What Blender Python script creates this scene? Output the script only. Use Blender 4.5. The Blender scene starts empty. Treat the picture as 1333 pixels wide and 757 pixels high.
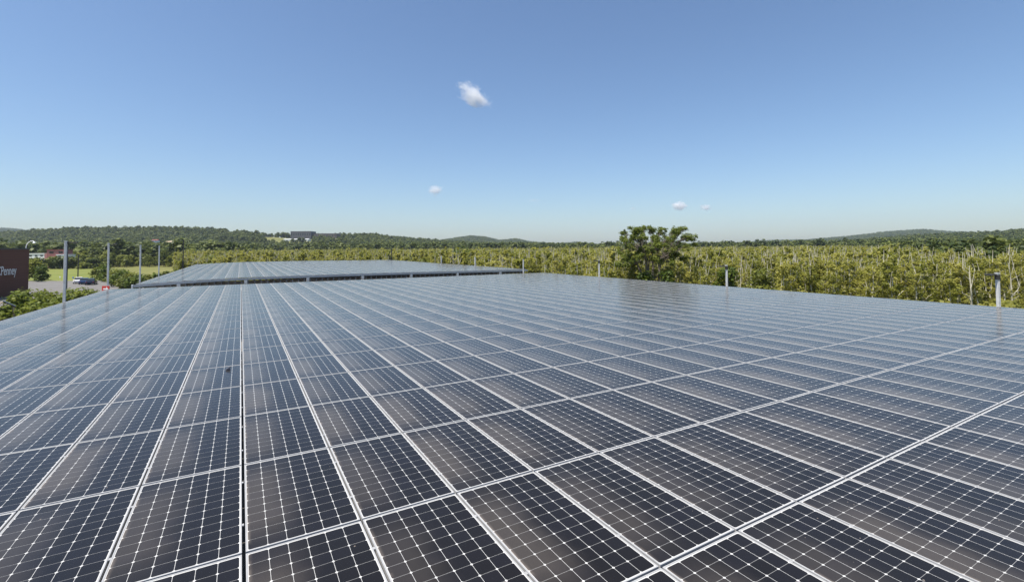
import bpy, math, random
import numpy as np
from mathutils import Vector, Matrix
rad = math.radians
rng = np.random.default_rng(7)
random.seed(7)

# ---------------------------------------------------------------- camera, sky, sun, exposure
scene = bpy.context.scene
COL = scene.collection
DECK = 5.2                                   # height of the panel plane above the ground
EYE = Vector((-0.0552, -4.8609, DECK + 2.6501))
ROT = np.array([[0.86769677, 0.49694384, -0.01221173], [-0.49704476, 0.86700396, -0.0353643], [-0.00698645, 0.03675526, 0.99929987]])
FOC, PW, CX, CY = 615.8, 1333.0, 666.5, 300.0
cam_d = bpy.data.cameras.new('camera'); cam = bpy.data.objects.new('camera', cam_d); COL.objects.link(cam)
cam_d.sensor_width = 36.0; cam_d.lens = FOC / PW * 36.0
cam_d.shift_y = -(378.5 - CY) / PW
cam_d.clip_start = 0.05; cam_d.clip_end = 20000
m4 = Matrix.Identity(4)
for r in range(3):
    m4[r][0] = ROT[r, 0]; m4[r][1] = ROT[r, 2]; m4[r][2] = -ROT[r, 1]; m4[r][3] = EYE[r]
cam.matrix_world = m4
scene.camera = cam

SUN_AZ, SUN_EL = rad(-95), rad(66)           # clockwise from +Y
world = bpy.data.worlds.new('World'); scene.world = world; world.use_nodes = True
wn = world.node_tree.nodes; wl = world.node_tree.links
sky = wn.new('ShaderNodeTexSky'); sky.sky_type = 'NISHITA'; sky.sun_disc = False
sky.sun_elevation = SUN_EL; sky.sun_rotation = SUN_AZ
sky.air_density = 1.05; sky.dust_density = 0.9; sky.ozone_density = 6.0; sky.altitude = 0
wn['Background'].inputs['Strength'].default_value = 0.112
wl.new(sky.outputs[0], wn['Background'].inputs['Color'])
sun_d = bpy.data.lights.new('sun', 'SUN'); sun_d.energy = 5.0; sun_d.angle = rad(0.5); sun_d.color = (1.0, 0.95, 0.87)
sun = bpy.data.objects.new('sun', sun_d); COL.objects.link(sun)
sun_dir = Vector((math.sin(SUN_AZ) * math.cos(SUN_EL), math.cos(SUN_AZ) * math.cos(SUN_EL), math.sin(SUN_EL)))
sun.rotation_euler = sun_dir.to_track_quat('Z', 'Y').to_euler(); sun.location = (0, 0, 60)
scene.view_settings.view_transform = 'Standard'; scene.view_settings.look = 'None'
scene.view_settings.gamma = 1.0; scene.view_settings.use_curve_mapping = False
scene.view_settings.exposure = 0.42
scene.cycles.max_bounces = 6; scene.cycles.diffuse_bounces = 3; scene.cycles.glossy_bounces = 3
scene.cycles.transmission_bounces = 3; scene.cycles.volume_bounces = 6; scene.cycles.transparent_max_bounces = 8
scene.cycles.volume_step_rate = 1.0

# ---------------------------------------------------------------- helpers
def hor(px): return 327.31 - 0.00698 * px
def at(px, depth, z=0.0):
    """a point at that bearing (photo column), that far along the camera's forward axis, at height z"""
    d = ROT @ np.array([(px - CX) / FOC, 1.0, 0.0])
    f = np.array([ROT[0, 1], ROT[1, 1]]); f /= np.hypot(*f)
    s = depth / (d[0] * f[0] + d[1] * f[1])
    return Vector((EYE.x + d[0] * s, EYE.y + d[1] * s, z))
def zrow(px, py, depth): return EYE.z + depth * (hor(px) - py) / FOC

def tag(o, label=None, cat=None, group=None, kind=None):
    if label: o['label'] = label
    if cat: o['category'] = cat
    if group: o['group'] = group
    if kind: o['kind'] = kind
    return o
def empty(name, loc, rz=0.0):
    o = bpy.data.objects.new(name, None); COL.objects.link(o); o.location = loc; o.rotation_euler = (0, 0, rz)
    o.empty_display_size = 0.3
    return o
class MB:
    """collects vertices and faces, links them as one mesh object"""
    def __init__(s): s.v = []; s.f = []; s.t = []; s.n = 0
    def add(s, v, f, tone=None):
        v = np.asarray(v, float).reshape(-1, 3); f = np.asarray(f, int)
        s.v.append(v); s.f.append(f + s.n); s.n += len(v)
        s.t.append(np.full(len(f), 0.5) if tone is None else np.broadcast_to(np.asarray(tone, float), (len(f),)))
        return s
    def box(s, c, size, rz=0.0, tone=None):
        x, y, z = [q / 2 for q in size]
        v = np.array([(a * x, b * y, d * z) for a in (-1, 1) for b in (-1, 1) for d in (-1, 1)])
        ca, sa = math.cos(rz), math.sin(rz)
        v = np.c_[v[:, 0] * ca - v[:, 1] * sa, v[:, 0] * sa + v[:, 1] * ca, v[:, 2]] + np.array(c)
        return s.add(v, [(0, 1, 3, 2), (4, 6, 7, 5), (0, 4, 5, 1), (2, 3, 7, 6), (0, 2, 6, 4), (1, 5, 7, 3)], tone)
    def tube(s, pts, radii, n=6, tone=None, cap=True):
        pts = [Vector(p) for p in pts]; rings = []
        for i, p in enumerate(pts):
            d = (pts[min(i + 1, len(pts) - 1)] - pts[max(i - 1, 0)]).normalized()
            a = d.cross(Vector((0.31, 0.95, 0.05)) if abs(d.y) < 0.9 else Vector((1, 0, 0))).normalized(); b = d.cross(a)
            rings.append([p + (a * math.cos(2 * math.pi * k / n) + b * math.sin(2 * math.pi * k / n)) * radii[i] for k in range(n)])
        v = [q for r in rings for q in r]; f = []
        for i in range(len(pts) - 1):
            for k in range(n):
                f.append((i * n + k, i * n + (k + 1) % n, (i + 1) * n + (k + 1) % n, (i + 1) * n + k))
        s.add([tuple(q) for q in v], f, tone)
        if cap:
            for base in (0, (len(pts) - 1) * n):
                if n == 6:
                    s.add([tuple(v[base + k]) for k in range(6)], [(0, 1, 2, 3), (0, 3, 4, 5)], tone)
                elif n == 4:
                    s.add([tuple(v[base + k]) for k in range(4)], [(0, 1, 2, 3)], tone)
                else:
                    for k in range(1, n - 1, 2):
                        q = [0, k, k + 1, min(k + 2, n - 1)]
                        if q[3] == q[2]: q[3] = 0
                        s.add([tuple(v[base + k2]) for k2 in q], [(0, 1, 2, 3)] if q[3] else [(0, 1, 2, 2)], tone)
        return s
    def mesh(s, name, mats, smooth=False, matidx=None):
        v = np.concatenate(s.v); f = np.concatenate(s.f); t = np.concatenate(s.t)
        me = bpy.data.meshes.new(name)
        me.from_pydata(v.tolist(), [], [[i for j, i in enumerate(q) if i not in q[:j]] for q in f.tolist()])
        at_ = me.attributes.new('tone', 'FLOAT', 'FACE'); at_.data.foreach_set('value', t.astype(np.float32))
        for m in (mats if isinstance(mats, (list, tuple)) else [mats]): me.materials.append(m)
        if matidx is not None: me.polygons.foreach_set('material_index', np.asarray(matidx, np.int32))
        if smooth: me.polygons.foreach_set('use_smooth', np.ones(len(f), bool))
        me.update()
        return me
    def build(s, name, mats, parent=None, smooth=False, bevel=0.0, matidx=None):
        return link(name, s.mesh(name, mats, smooth, matidx), parent, bevel)
def link(name, me, parent=None, bevel=0.0):
    o = bpy.data.objects.new(name, me); COL.objects.link(o)
    if parent: o.parent = parent
    if bevel:
        b = o.modifiers.new('bevel', 'BEVEL'); b.width = bevel; b.segments = 2; b.limit_method = 'ANGLE'
    return o
def copy_tree(o, parent=None):
    c = o.copy(); COL.objects.link(c)
    if parent: c.parent = parent
    for ch in list(o.children): copy_tree(ch, c)
    return c
def prism(mb, outline, z0, z1):
    """vertical prism over a convex outline of xy points"""
    n = len(outline)
    v = [(x, y, z0) for x, y in outline] + [(x, y, z1) for x, y in outline]
    mb.add(v, [(k, (k + 1) % n, n + (k + 1) % n, n + k) for k in range(n)])
    return mb

# ---------------------------------------------------------------- materials
def new_mat(name):
    m = bpy.data.materials.new(name); m.use_nodes = True
    n = m.node_tree.nodes; return m, n, m.node_tree.links, n['Principled BSDF']
def plain(name, col, rough=0.6, metal=0.0, var=0.12, scale=3.0):
    """base colour with soft procedural mottling"""
    m, n, l, p = new_mat(name)
    tc = n.new('ShaderNodeTexCoord'); nz = n.new('ShaderNodeTexNoise'); nz.inputs['Scale'].default_value = scale; nz.inputs['Detail'].default_value = 6
    l.new(tc.outputs['Object'], nz.inputs['Vector'])
    r = n.new('ShaderNodeValToRGB'); r.color_ramp.elements[0].position = 0.3; r.color_ramp.elements[1].position = 0.7
    r.color_ramp.elements[0].color = tuple(c * (1 - var) for c in col) + (1,)
    r.color_ramp.elements[1].color = tuple(min(1, c * (1 + var)) for c in col) + (1,)
    l.new(nz.outputs['Fac'], r.inputs['Fac']); l.new(r.outputs['Color'], p.inputs['Base Color'])
    p.inputs['Roughness'].default_value = rough; p.inputs['Metallic'].default_value = metal
    return m
def leaf_mat(name, a, b, hue=0.25, transl=0.35):
    """two leaf colours mixed per leaf (tone) and per plant (random); part of the light passes through"""
    m, n, l, p = new_mat(name)
    at_ = n.new('ShaderNodeAttribute'); at_.attribute_name = 'tone'
    oi = n.new('ShaderNodeObjectInfo')
    ad = n.new('ShaderNodeMath'); ad.operation = 'MULTIPLY_ADD'; ad.inputs[1].default_value = hue * 2; ad.inputs[2].default_value = -hue
    l.new(oi.outputs['Random'], ad.inputs[0])
    s = n.new('ShaderNodeMath'); s.operation = 'ADD'; s.use_clamp = True
    l.new(at_.outputs['Fac'], s.inputs[0]); l.new(ad.outputs[0], s.inputs[1])
    mx = n.new('ShaderNodeMix'); mx.data_type = 'RGBA'
    mx.inputs[6].default_value = a + (1,); mx.inputs[7].default_value = b + (1,)
    l.new(s.outputs[0], mx.inputs[0])
    l.new(mx.outputs[2], p.inputs['Base Color']); p.inputs['Roughness'].default_value = 0.55
    p.inputs['Specular IOR Level'].default_value = 0.3
    tr = n.new('ShaderNodeBsdfTranslucent'); l.new(mx.outputs[2], tr.inputs['Color'])
    ms = n.new('ShaderNodeMixShader'); ms.inputs[0].default_value = transl
    l.new(p.outputs[0], ms.inputs[1]); l.new(tr.outputs[0], ms.inputs[2])
    l.new(ms.outputs[0], n['Material Output'].inputs['Surface'])
    return m
M = {}
M['alu'] = plain('anodised_aluminium', (0.38, 0.375, 0.365), 0.45, 0.0, 0.08, 9)
M['galv'] = plain('galvanised_steel', (0.62, 0.61, 0.58), 0.5, 0.0, 0.12, 6)
M['fascia'] = plain('painted_grey_steel', (0.38, 0.40, 0.42), 0.4, 0.2, 0.1, 1)
M['dark'] = plain('dark_bronze_paint', (0.035, 0.032, 0.03), 0.5, 0.0, 0.1, 4)
M['rail'] = plain('purlin_steel', (0.25, 0.25, 0.26), 0.5, 0.3, 0.1, 2)
M['lens'] = plain('lamp_lens', (0.6, 0.6, 0.58), 0.2, 0, 0.05)
M['white'] = plain('white_paint', (0.78, 0.78, 0.76), 0.5, 0, 0.05)
M['cream'] = plain('cream_render', (0.55, 0.47, 0.36), 0.7)
M['pink'] = plain('pink_red_render', (0.40, 0.15, 0.13), 0.7)
M['redroof'] = plain('red_brown_roof', (0.20, 0.06, 0.04), 0.7)
M['orange'] = plain('orange_sign', (0.6, 0.15, 0.03), 0.5, 0, 0.03)
M['blue'] = plain('blue_sign', (0.05, 0.12, 0.45), 0.5, 0, 0.03)
M['red'] = plain('red_sign', (0.50, 0.035, 0.02), 0.45, 0, 0.05)
M['carnavy'] = plain('navy_car_paint', (0.012, 0.02, 0.05), 0.18, 0.2, 0.05)
M['carblue'] = plain('blue_car_paint', (0.03, 0.07, 0.17), 0.18, 0.2, 0.05)
M['glass'] = plain('dark_window_glass', (0.02, 0.025, 0.03), 0.06, 0, 0.1)
M['tyre'] = plain('tyre_rubber', (0.02, 0.02, 0.02), 0.8)
M['greywall'] = plain('dark_office_wall', (0.075, 0.07, 0.08), 0.7, 0, 0.15, 0.15)
M['brownwall'] = plain('brown_office_wall', (0.10, 0.075, 0.07), 0.7, 0, 0.15, 0.15)
M['roofdark'] = plain('dark_roof_sheet', (0.03, 0.032, 0.045), 0.3)
M['tan'] = plain('tan_trim_wood', (0.45, 0.34, 0.22), 0.7)
M['bark_pale'] = plain('pale_bark', (0.50, 0.46, 0.36), 0.8, 0, 0.3, 5)
M['bark'] = plain('brown_bark', (0.14, 0.115, 0.09), 0.85, 0, 0.3, 5)
M['debris'] = plain('grey_debris', (0.12, 0.12, 0.14), 0.6, 0, 0.5, 30)
M['swampleaf'] = leaf_mat('yellow_green_leaf', (0.235, 0.25, 0.036), (0.46, 0.43, 0.10), 0.4, 0.55)
M['swampleaf2'] = leaf_mat('olive_leaf', (0.18, 0.195, 0.03), (0.38, 0.36, 0.08), 0.3, 0.5)
M['hillleaf'] = leaf_mat('forest_leaf', (0.042, 0.064, 0.015), (0.175, 0.20, 0.042), 0.35, 0.3)
M['midleaf'] = leaf_mat('mid_green_leaf', (0.075, 0.10, 0.017), (0.25, 0.265, 0.045), 0.35, 0.4)
M['bushleaf'] = leaf_mat('bush_leaf', (0.045, 0.075, 0.010), (0.15, 0.20, 0.025), 0.2, 0.4)
M['shrubleaf'] = leaf_mat('bright_shrub_leaf', (0.10, 0.14, 0.018), (0.27, 0.30, 0.045), 0.2, 0.45)
M['treeleaf'] = leaf_mat('olive_tree_leaf', (0.075, 0.105, 0.016), (0.26, 0.30, 0.05), 0.0, 0.42)

def brick_mat():
    m, n, l, p = new_mat('brown_brick')
    tc = n.new('ShaderNodeTexCoord'); mp = n.new('ShaderNodeMapping'); mp.inputs['Rotation'].default_value = (rad(90), 0, 0)
    l.new(tc.outputs['Object'], mp.inputs['Vector'])
    b = n.new('ShaderNodeTexBrick'); b.inputs['Scale'].default_value = 1.0
    b.inputs['Brick Width'].default_value = 0.6; b.inputs['Row Height'].default_value = 0.2; b.inputs['Mortar Size'].default_value = 0.012
    b.inputs['Color1'].default_value = (0.125, 0.050, 0.023, 1); b.inputs['Color2'].default_value = (0.102, 0.040, 0.018, 1); b.inputs['Mortar'].default_value = (0.115, 0.042, 0.026, 1)
    l.new(mp.outputs[0], b.inputs['Vector']); l.new(b.outputs['Color'], p.inputs['Base Color']); p.inputs['Roughness'].default_value = 0.85
    return m
M['brick'] = brick_mat()

def ground_mat(name, cols, scale, rough=0.95, bump=0.0):
    m, n, l, p = new_mat(name)
    tc = n.new('ShaderNodeTexCoord')
    a = n.new('ShaderNodeTexNoise'); a.inputs['Scale'].default_value = scale; a.inputs['Detail'].default_value = 8; a.inputs['Roughness'].default_value = 0.65
    l.new(tc.outputs['Object'], a.inputs['Vector'])
    r = n.new('ShaderNodeValToRGB'); els = r.color_ramp.elements
    els[0].position = 0.3; els[1].position = 0.7
    els[0].color = cols[0] + (1,); els[1].color = cols[-1] + (1,)
    if len(cols) == 3:
        e = els.new(0.5); e.color = cols[1] + (1,)
    l.new(a.outputs['Fac'], r.inputs['Fac']); l.new(r.outputs['Color'], p.inputs['Base Color'])
    p.inputs['Roughness'].default_value = rough; p.inputs['Specular IOR Level'].default_value = 0.2
    return m
M['earth'] = ground_mat('meadow_ground', [(0.12, 0.13, 0.035), (0.17, 0.17, 0.05), (0.22, 0.20, 0.075)], 0.06)
M['lawn'] = ground_mat('lawn_grass', [(0.13, 0.16, 0.030), (0.17, 0.19, 0.04), (0.20, 0.20, 0.055)], 0.08)
M['lot'] = ground_mat('worn_asphalt', [(0.15, 0.14, 0.13), (0.20, 0.19, 0.175)], 0.15)
M['kerb'] = ground_mat('kerb_concrete', [(0.35, 0.34, 0.31), (0.42, 0.40, 0.37)], 0.5)

def panel_mat():
    """one solar panel laid out in its own uv: pale backsheet grid, cut cell corners, cells of slightly different tone, a dusty half"""
    m, n, l, p = new_mat('solar_cells_under_glass')
    def math_(op, a, b=None, c=None, clamp=False):
        q = n.new('ShaderNodeMath'); q.operation = op; q.use_clamp = clamp
        for i, v in enumerate((a, b, c)):
            if v is None: continue
            if isinstance(v, (int, float)): q.inputs[i].default_value = v
            else: l.new(v, q.inputs[i])
        return q.outputs[0]
    def ramp01(x, lo, hi):
        q = n.new('ShaderNodeMapRange'); q.interpolation_type = 'SMOOTHSTEP'; q.inputs['From Min'].default_value = lo; q.inputs['From Max'].default_value = hi
        l.new(x, q.inputs['Value']); return q.outputs['Result']
    uv = n.new('ShaderNodeUVMap'); uv.uv_map = 'UVMap'
    sp = n.new('ShaderNodeSeparateXYZ'); l.new(uv.outputs[0], sp.inputs[0])
    u, v = sp.outputs[0], sp.outputs[1]
    geo = n.new('ShaderNodeNewGeometry'); oi = n.new('ShaderNodeObjectInfo')
    rnd = math_('FRACT', math_('ADD', math_('MULTIPLY', geo.outputs['Random Per Island'], 7.31), math_('MULTIPLY', oi.outputs['Random'], 5.17)))
    # margin of plain backsheet around the 6 x 12 cells
    uc = math_('MULTIPLY', math_('SUBTRACT', u, 0.006), 6 / 0.988); vc = math_('MULTIPLY', math_('SUBTRACT', v, 0.005), 12 / 0.990)
    fu = math_('FRACT', uc); fv = math_('FRACT', vc)
    a = math_('MINIMUM', fu, math_('SUBTRACT', 1.0, fu)); b = math_('MINIMUM', fv, math_('SUBTRACT', 1.0, fv))
    lu = math_('LESS_THAN', a, 0.010); lv = math_('LESS_THAN', b, 0.0085)
    dia = math_('LESS_THAN', math_('ADD', a, b), 0.090)
    out = math_('MAXIMUM', math_('MAXIMUM', math_('LESS_THAN', u, 0.006), math_('GREATER_THAN', u, 0.994)), math_('MAXIMUM', math_('LESS_THAN', v, 0.005), math_('GREATER_THAN', v, 0.995)))
    line = math_('MAXIMUM', math_('MAXIMUM', lu, math_('MULTIPLY', lv, 0.55)), math_('MAXIMUM', dia, out))
    # each cell a little different
    cmb = n.new('ShaderNodeCombineXYZ'); l.new(math_('FLOOR', uc), cmb.inputs[0]); l.new(math_('FLOOR', vc), cmb.inputs[1]); l.new(math_('MULTIPLY', rnd, 91.0), cmb.inputs[2])
    wh = n.new('ShaderNodeTexWhiteNoise'); wh.noise_dimensions = '3D'; l.new(cmb.outputs[0], wh.inputs['Vector'])
    cell = n.new('ShaderNodeValToRGB'); cell.color_ramp.elements[0].color = (0.0068, 0.0058, 0.0052, 1); cell.color_ramp.elements[1].color = (0.0088, 0.0080, 0.0092, 1)
    l.new(wh.outputs['Value'], cell.inputs['Fac'])
    mx = n.new('ShaderNodeMix'); mx.data_type = 'RGBA'; l.new(line, mx.inputs[0]); l.new(cell.outputs['Color'], mx.inputs[6]); mx.inputs[7].default_value = (0.60, 0.59, 0.555, 1)
    # dust dried on the low, left side of the panel
    cv = n.new('ShaderNodeCombineXYZ'); l.new(u, cv.inputs[0]); l.new(math_('MULTIPLY', v, 2.0), cv.inputs[1]); l.new(math_('MULTIPLY', rnd, 50.0), cv.inputs[2])
    nz = n.new('ShaderNodeTexNoise'); nz.inputs['Scale'].default_value = 2.2; nz.inputs['Detail'].default_value = 5; nz.inputs['Roughness'].default_value = 0.6
    l.new(cv.outputs[0], nz.inputs['Vector'])
    n1 = math_('SUBTRACT', nz.outputs['Fac'], 0.5)
    uu = math_('ADD', u, math_('MULTIPLY', n1, 0.32))
    body = math_('SUBTRACT', 1.0, ramp01(uu, 0.18, 0.62))
    ends = math_('MULTIPLY', ramp01(math_('ADD', v, math_('MULTIPLY', n1, 0.2)), 0.0, 0.28), math_('SUBTRACT', 1.0, ramp01(v, 0.70, 1.0)))
    blob = math_('MULTIPLY', body, math_('ADD', math_('MULTIPLY', ends, 0.8), 0.2))
    edge = math_('MULTIPLY', math_('SUBTRACT', 1.0, ramp01(math_('ADD', u, math_('MULTIPLY', n1, 0.08)), 0.0, 0.05)), math_('MULTIPLY', ramp01(nz.outputs['Fac'], 0.45, 0.62), 0.35))
    fine = n.new('ShaderNodeTexNoise'); fine.inputs['Scale'].default_value = 160; fine.inputs['Detail'].default_value = 2; l.new(cv.outputs[0], fine.inputs['Vector'])
    amt = math_('MULTIPLY', math_('ADD', math_('MULTIPLY', rnd, 0.07), 0.05), math_('ADD', math_('MULTIPLY', fine.outputs['Fac'], 0.8), 0.6))
    vo = n.new('ShaderNodeTexVoronoi'); vo.inputs['Scale'].default_value = 16; l.new(cv.outputs[0], vo.inputs['Vector'])
    vs = n.new('ShaderNodeSeparateColor'); l.new(vo.outputs['Color'], vs.inputs[0])
    speck = math_('MULTIPLY', math_('LESS_THAN', vo.outputs['Distance'], math_('MULTIPLY', vs.outputs[1], 0.13)), math_('GREATER_THAN', vs.outputs[0], 0.93))
    edge = math_('ADD', edge, math_('MULTIPLY', speck, 0.55))
    dust = math_('ADD', math_('ADD', math_('MULTIPLY', blob, amt), edge), 0.012, clamp=True)
    l.new(mx.outputs[2], p.inputs['Base Color'])
    p.inputs['Roughness'].default_value = 0.18; p.inputs['IOR'].default_value = 1.29
    p.inputs['Sheen Roughness'].default_value = 0.32; p.inputs['Sheen Tint'].default_value = (0.84, 0.72, 0.60, 1)
    l.new(math_('MULTIPLY_ADD', blob, 0.46, 0.13), p.inputs['Sheen Weight'])
    df = n.new('ShaderNodeBsdfDiffuse'); df.inputs['Color'].default_value = (0.38, 0.32, 0.265, 1)
    ms = n.new('ShaderNodeMixShader'); l.new(dust, ms.inputs[0]); l.new(p.outputs[0], ms.inputs[1]); l.new(df.outputs[0], ms.inputs[2])
    l.new(ms.outputs[0], n['Material Output'].inputs['Surface'])
    return m
M['cells'] = panel_mat()

# ---------------------------------------------------------------- terrain
SKY_A = ([-900, -300, 0, 35, 80, 150, 230, 300, 380, 440, 480, 520, 560, 600, 640, 680, 715, 760, 800, 1000, 1080, 1130, 1180, 1240, 1290, 1333, 1500, 2400],
         [300, 300, 302, 299.5, 296, 295, 295, 298, 303, 304, 303, 308, 311, 314, 316, 316, 317, 320, 322, 322, 316, 311, 306.5, 303.5, 301.5, 297.5, 294, 298])
SKY_B = ([-900, -200, 0, 25, 50, 80, 560, 575, 595, 612, 630, 650, 672, 690, 725, 750, 772, 795, 830, 905, 960, 1000, 1050, 1110, 1150, 1200, 1240, 1300, 1500, 2400],
         [298, 297, 297.5, 299, 304, 312, 317, 313, 309.5, 307.5, 308.5, 313, 311, 315, 318, 315.5, 318, 320, 320, 320, 317, 313.5, 312.5, 307.5, 302.5, 299, 302, 304, 302, 301])
RA = ([-900, 420, 520, 800, 1050, 1150, 2400], [950, 950, 1150, 1250, 1250, 900, 900])
def smooth(t): t = np.clip(t, 0, 1); return t * t * (3 - 2 * t)
RB = 2700.0
def terrain(px, depth):
    px = np.asarray(px, float); depth = np.asarray(depth, float)
    ra = np.interp(px, *RA)
    za = np.maximum(EYE.z + ra * (hor(px) - np.interp(px, *SKY_A)) / FOC - 11, 0)
    fall = 1 - 0.5 * smooth((depth - ra) / 500)
    z = za * np.clip((depth - 330) / (ra - 330), 0, 1) ** 2.4 * np.where(depth > ra, fall, 1)
    zb = np.maximum(EYE.z + RB * (hor(px) - np.interp(px, *SKY_B)) / FOC - 10, 0)
    return np.maximum(z, zb * smooth((depth - 1500) / (RB - 1500)))
FWD = np.array([ROT[0, 1], ROT[1, 1]]) / np.hypot(ROT[0, 1], ROT[1, 1])
RGT = np.array([FWD[1], -FWD[0]])
def pxdepth(x, y):
    d = np.stack([np.asarray(x) - EYE.x, np.asarray(y) - EYE.y], -1)
    f = d @ FWD; r = d @ RGT
    ang = np.clip(np.arctan2(r, f), rad(-72), rad(72))
    return CX + FOC * np.tan(ang), np.hypot(f, r) * np.cos(ang)

na = 480
radii = np.concatenate([[0.0], np.linspace(30, 380, 12), np.linspace(420, 1400, 42), np.linspace(1450, 3300, 40)])
angs = np.linspace(0, 2 * math.pi, na, endpoint=False)
tv = [(EYE.x, EYE.y, 0)]; tf = []
A_, R_ = np.meshgrid(angs, radii[1:])
gx = EYE.x + R_ * np.sin(A_); gy = EYE.y + R_ * np.cos(A_)
gp, gd = pxdepth(gx, gy)
gz = terrain(gp, gd)
verts = np.concatenate([np.array(tv), np.c_[gx.ravel(), gy.ravel(), gz.ravel()]])
k = np.arange(na); tris = np.c_[np.zeros(na, int), 1 + (k + 1) % na, 1 + k]
faces = tris.tolist()
for i in range(len(radii) - 2):
    b0 = 1 + i * na; b1 = b0 + na
    faces += np.c_[b0 + k, b0 + (k + 1) % na, b1 + (k + 1) % na, b1 + k].tolist()
me = bpy.data.meshes.new('ground'); me.from_pydata(verts.tolist(), [], faces); me.materials.append(M['earth'])
me.polygons.foreach_set('use_smooth', np.ones(len(faces), bool))
tag(link('ground', me), kind='structure')

def sheet(name, pts, z, mat):
    me = bpy.data.meshes.new(name); me.from_pydata([(p[0], p[1], z) for p in pts], [], [list(range(len(pts)))]); me.materials.append(mat); me.update()
    return tag(link(name, me), kind='structure')
LOT_FAR = 123.0
sheet('parking_lot', [(-70, -40), (31, -40), (31, 104), at(182, 118), at(150, LOT_FAR), at(-160, LOT_FAR)], 0.004, M['lot'])
sheet('lawn', [at(-160, LOT_FAR + 0.35), at(150, LOT_FAR + 0.35), at(165, 150), at(152, 206), at(-160, 206)], 0.004, M['lawn'])
p0, p1 = at(-160, LOT_FAR), at(150, LOT_FAR)
d_ = p1 - p0
kb = MB().box(tuple((p0 + p1) / 2 + Vector((0, 0.17, 0.065))), (d_.length, 0.3, 0.13), math.atan2(d_.y, d_.x))
tag(kb.build('kerb', M['kerb']), kind='structure')

# ---------------------------------------------------------------- plants
def cards(mb, cen, size, tone, normal=None, jitter=0.6, aspect=0.6):
    cen = np.asarray(cen, float); k_ = len(cen)
    a = rng.normal(size=(k_, 3))
    nrm = a if normal is None else np.asarray(normal) + a * jitter
    nrm = nrm * np.where(nrm[:, 2:3] < 0, -1, 1) + np.array([0, 0, 0.7])     # leaves turn up to the light
    nrm /= np.linalg.norm(nrm, axis=1, keepdims=True) + 1e-9
    t = np.cross(nrm, rng.normal(size=(k_, 3))); t /= np.linalg.norm(t, axis=1, keepdims=True) + 1e-9
    b = np.cross(nrm, t)
    s = (np.asarray(size) * rng.uniform(0.6, 1.25, k_))[:, None]
    v = np.stack([cen + t * s, cen + b * s * aspect, cen - t * s, cen - b * s * aspect], 1).reshape(-1, 3)
    mb.add(v, np.arange(4 * k_).reshape(k_, 4), tone)
def clumps(mb, centres, radius, per, size, spread=0.25, tone_sd=0.22):
    """leaf clumps: each clump keeps one tone, its leaves vary a little round it"""
    for c in centres:
        r = radius * rng.uniform(0.6, 1.25)
        k_ = max(3, int(per * rng.uniform(0.7, 1.3)))
        d = rng.normal(size=(k_, 3)); d /= np.linalg.norm(d, axis=1, keepdims=True)
        rr = r * rng.uniform(0.3, 1.0, (k_, 1))
        pos = np.asarray(c) + d * rr * np.array([1, 1, 0.8])
        tone = np.clip(rng.normal(0.5, tone_sd) + rng.normal(0, spread * 0.5, k_), 0, 1)
        cards(mb, pos, size, tone, d, 0.8)
def ico_dirs(k_):
    i = np.arange(k_) + 0.5; ph = np.arccos(1 - 2 * i / k_); th = math.pi * (1 + 5 ** 0.5) * i
    return np.c_[np.cos(th) * np.sin(ph), np.sin(th) * np.sin(ph), np.cos(ph)]
def round_crown(h, w, base, lobes, per, size, top=True):
    """crown made of many leaf clumps on lobes; returns the leaf mesh builder"""
    mb = MB()
    for _ in range(lobes):
        th = rng.uniform(0, 2 * math.pi); q = rng.uniform(0, 1) ** 0.6
        t = rng.uniform(0, 1)
        zc = base + (h - base) * (0.12 + 0.72 * t)
        rmax = w / 2 * math.sin(math.pi * min(0.97, 0.2 + 0.72 * t)) * 0.75
        c = np.array([math.cos(th) * q * rmax, math.sin(th) * q * rmax, zc])
        lr = w * rng.uniform(0.17, 0.27)
        k_ = int(per * rng.uniform(0.8, 1.2)); d = rng.normal(size=(k_, 3)); d /= np.linalg.norm(d, axis=1, keepdims=True)
        rr = lr * rng.uniform(0.55, 1.08, (k_, 1))
        cards(mb, c + d * rr * np.array([1, 1, 0.85]), size, np.clip(rng.normal(0.5, 0.2) + rng.normal(0, 0.14, k_), 0, 1), d, 0.55, 0.75)
    return mb
def wood(h, r, lean=0.06, branches=5, blen=1.2, start=0.35, n=5):
    mb = MB(); pts = []; x = y = 0.0
    seg = 6
    for i in range(seg + 1):
        pts.append((x, y, h * i / seg)); x += rng.normal(0, lean) * h / seg * 1.6; y += rng.normal(0, lean) * h / seg * 1.6
    mb.tube(pts, [r * (1 - 0.82 * i / seg) for i in range(seg + 1)], n, cap=False)
    tips = []
    for _ in range(branches):
        t = rng.uniform(start, 0.95); i = min(int(t * seg), seg - 1); f = t * seg - i
        b = np.array(pts[i]) * (1 - f) + np.array(pts[i + 1]) * f
        th = rng.uniform(0, 2 * math.pi); L = blen * rng.uniform(0.6, 1.2) * (1.15 - 0.6 * t)
        e = b + np.array([math.cos(th) * L, math.sin(th) * L, L * rng.uniform(0.4, 1.2)])
        mid = (b + e) / 2 + rng.normal(0, 0.08, 3) * L
        rb = r * (1 - 0.82 * t) * 0.6
        mb.tube([tuple(b), tuple(mid), tuple(e)], [rb, rb * 0.7, rb * 0.25], 4, cap=False)
        tips += [e, mid]
    return mb, pts, tips

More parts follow.
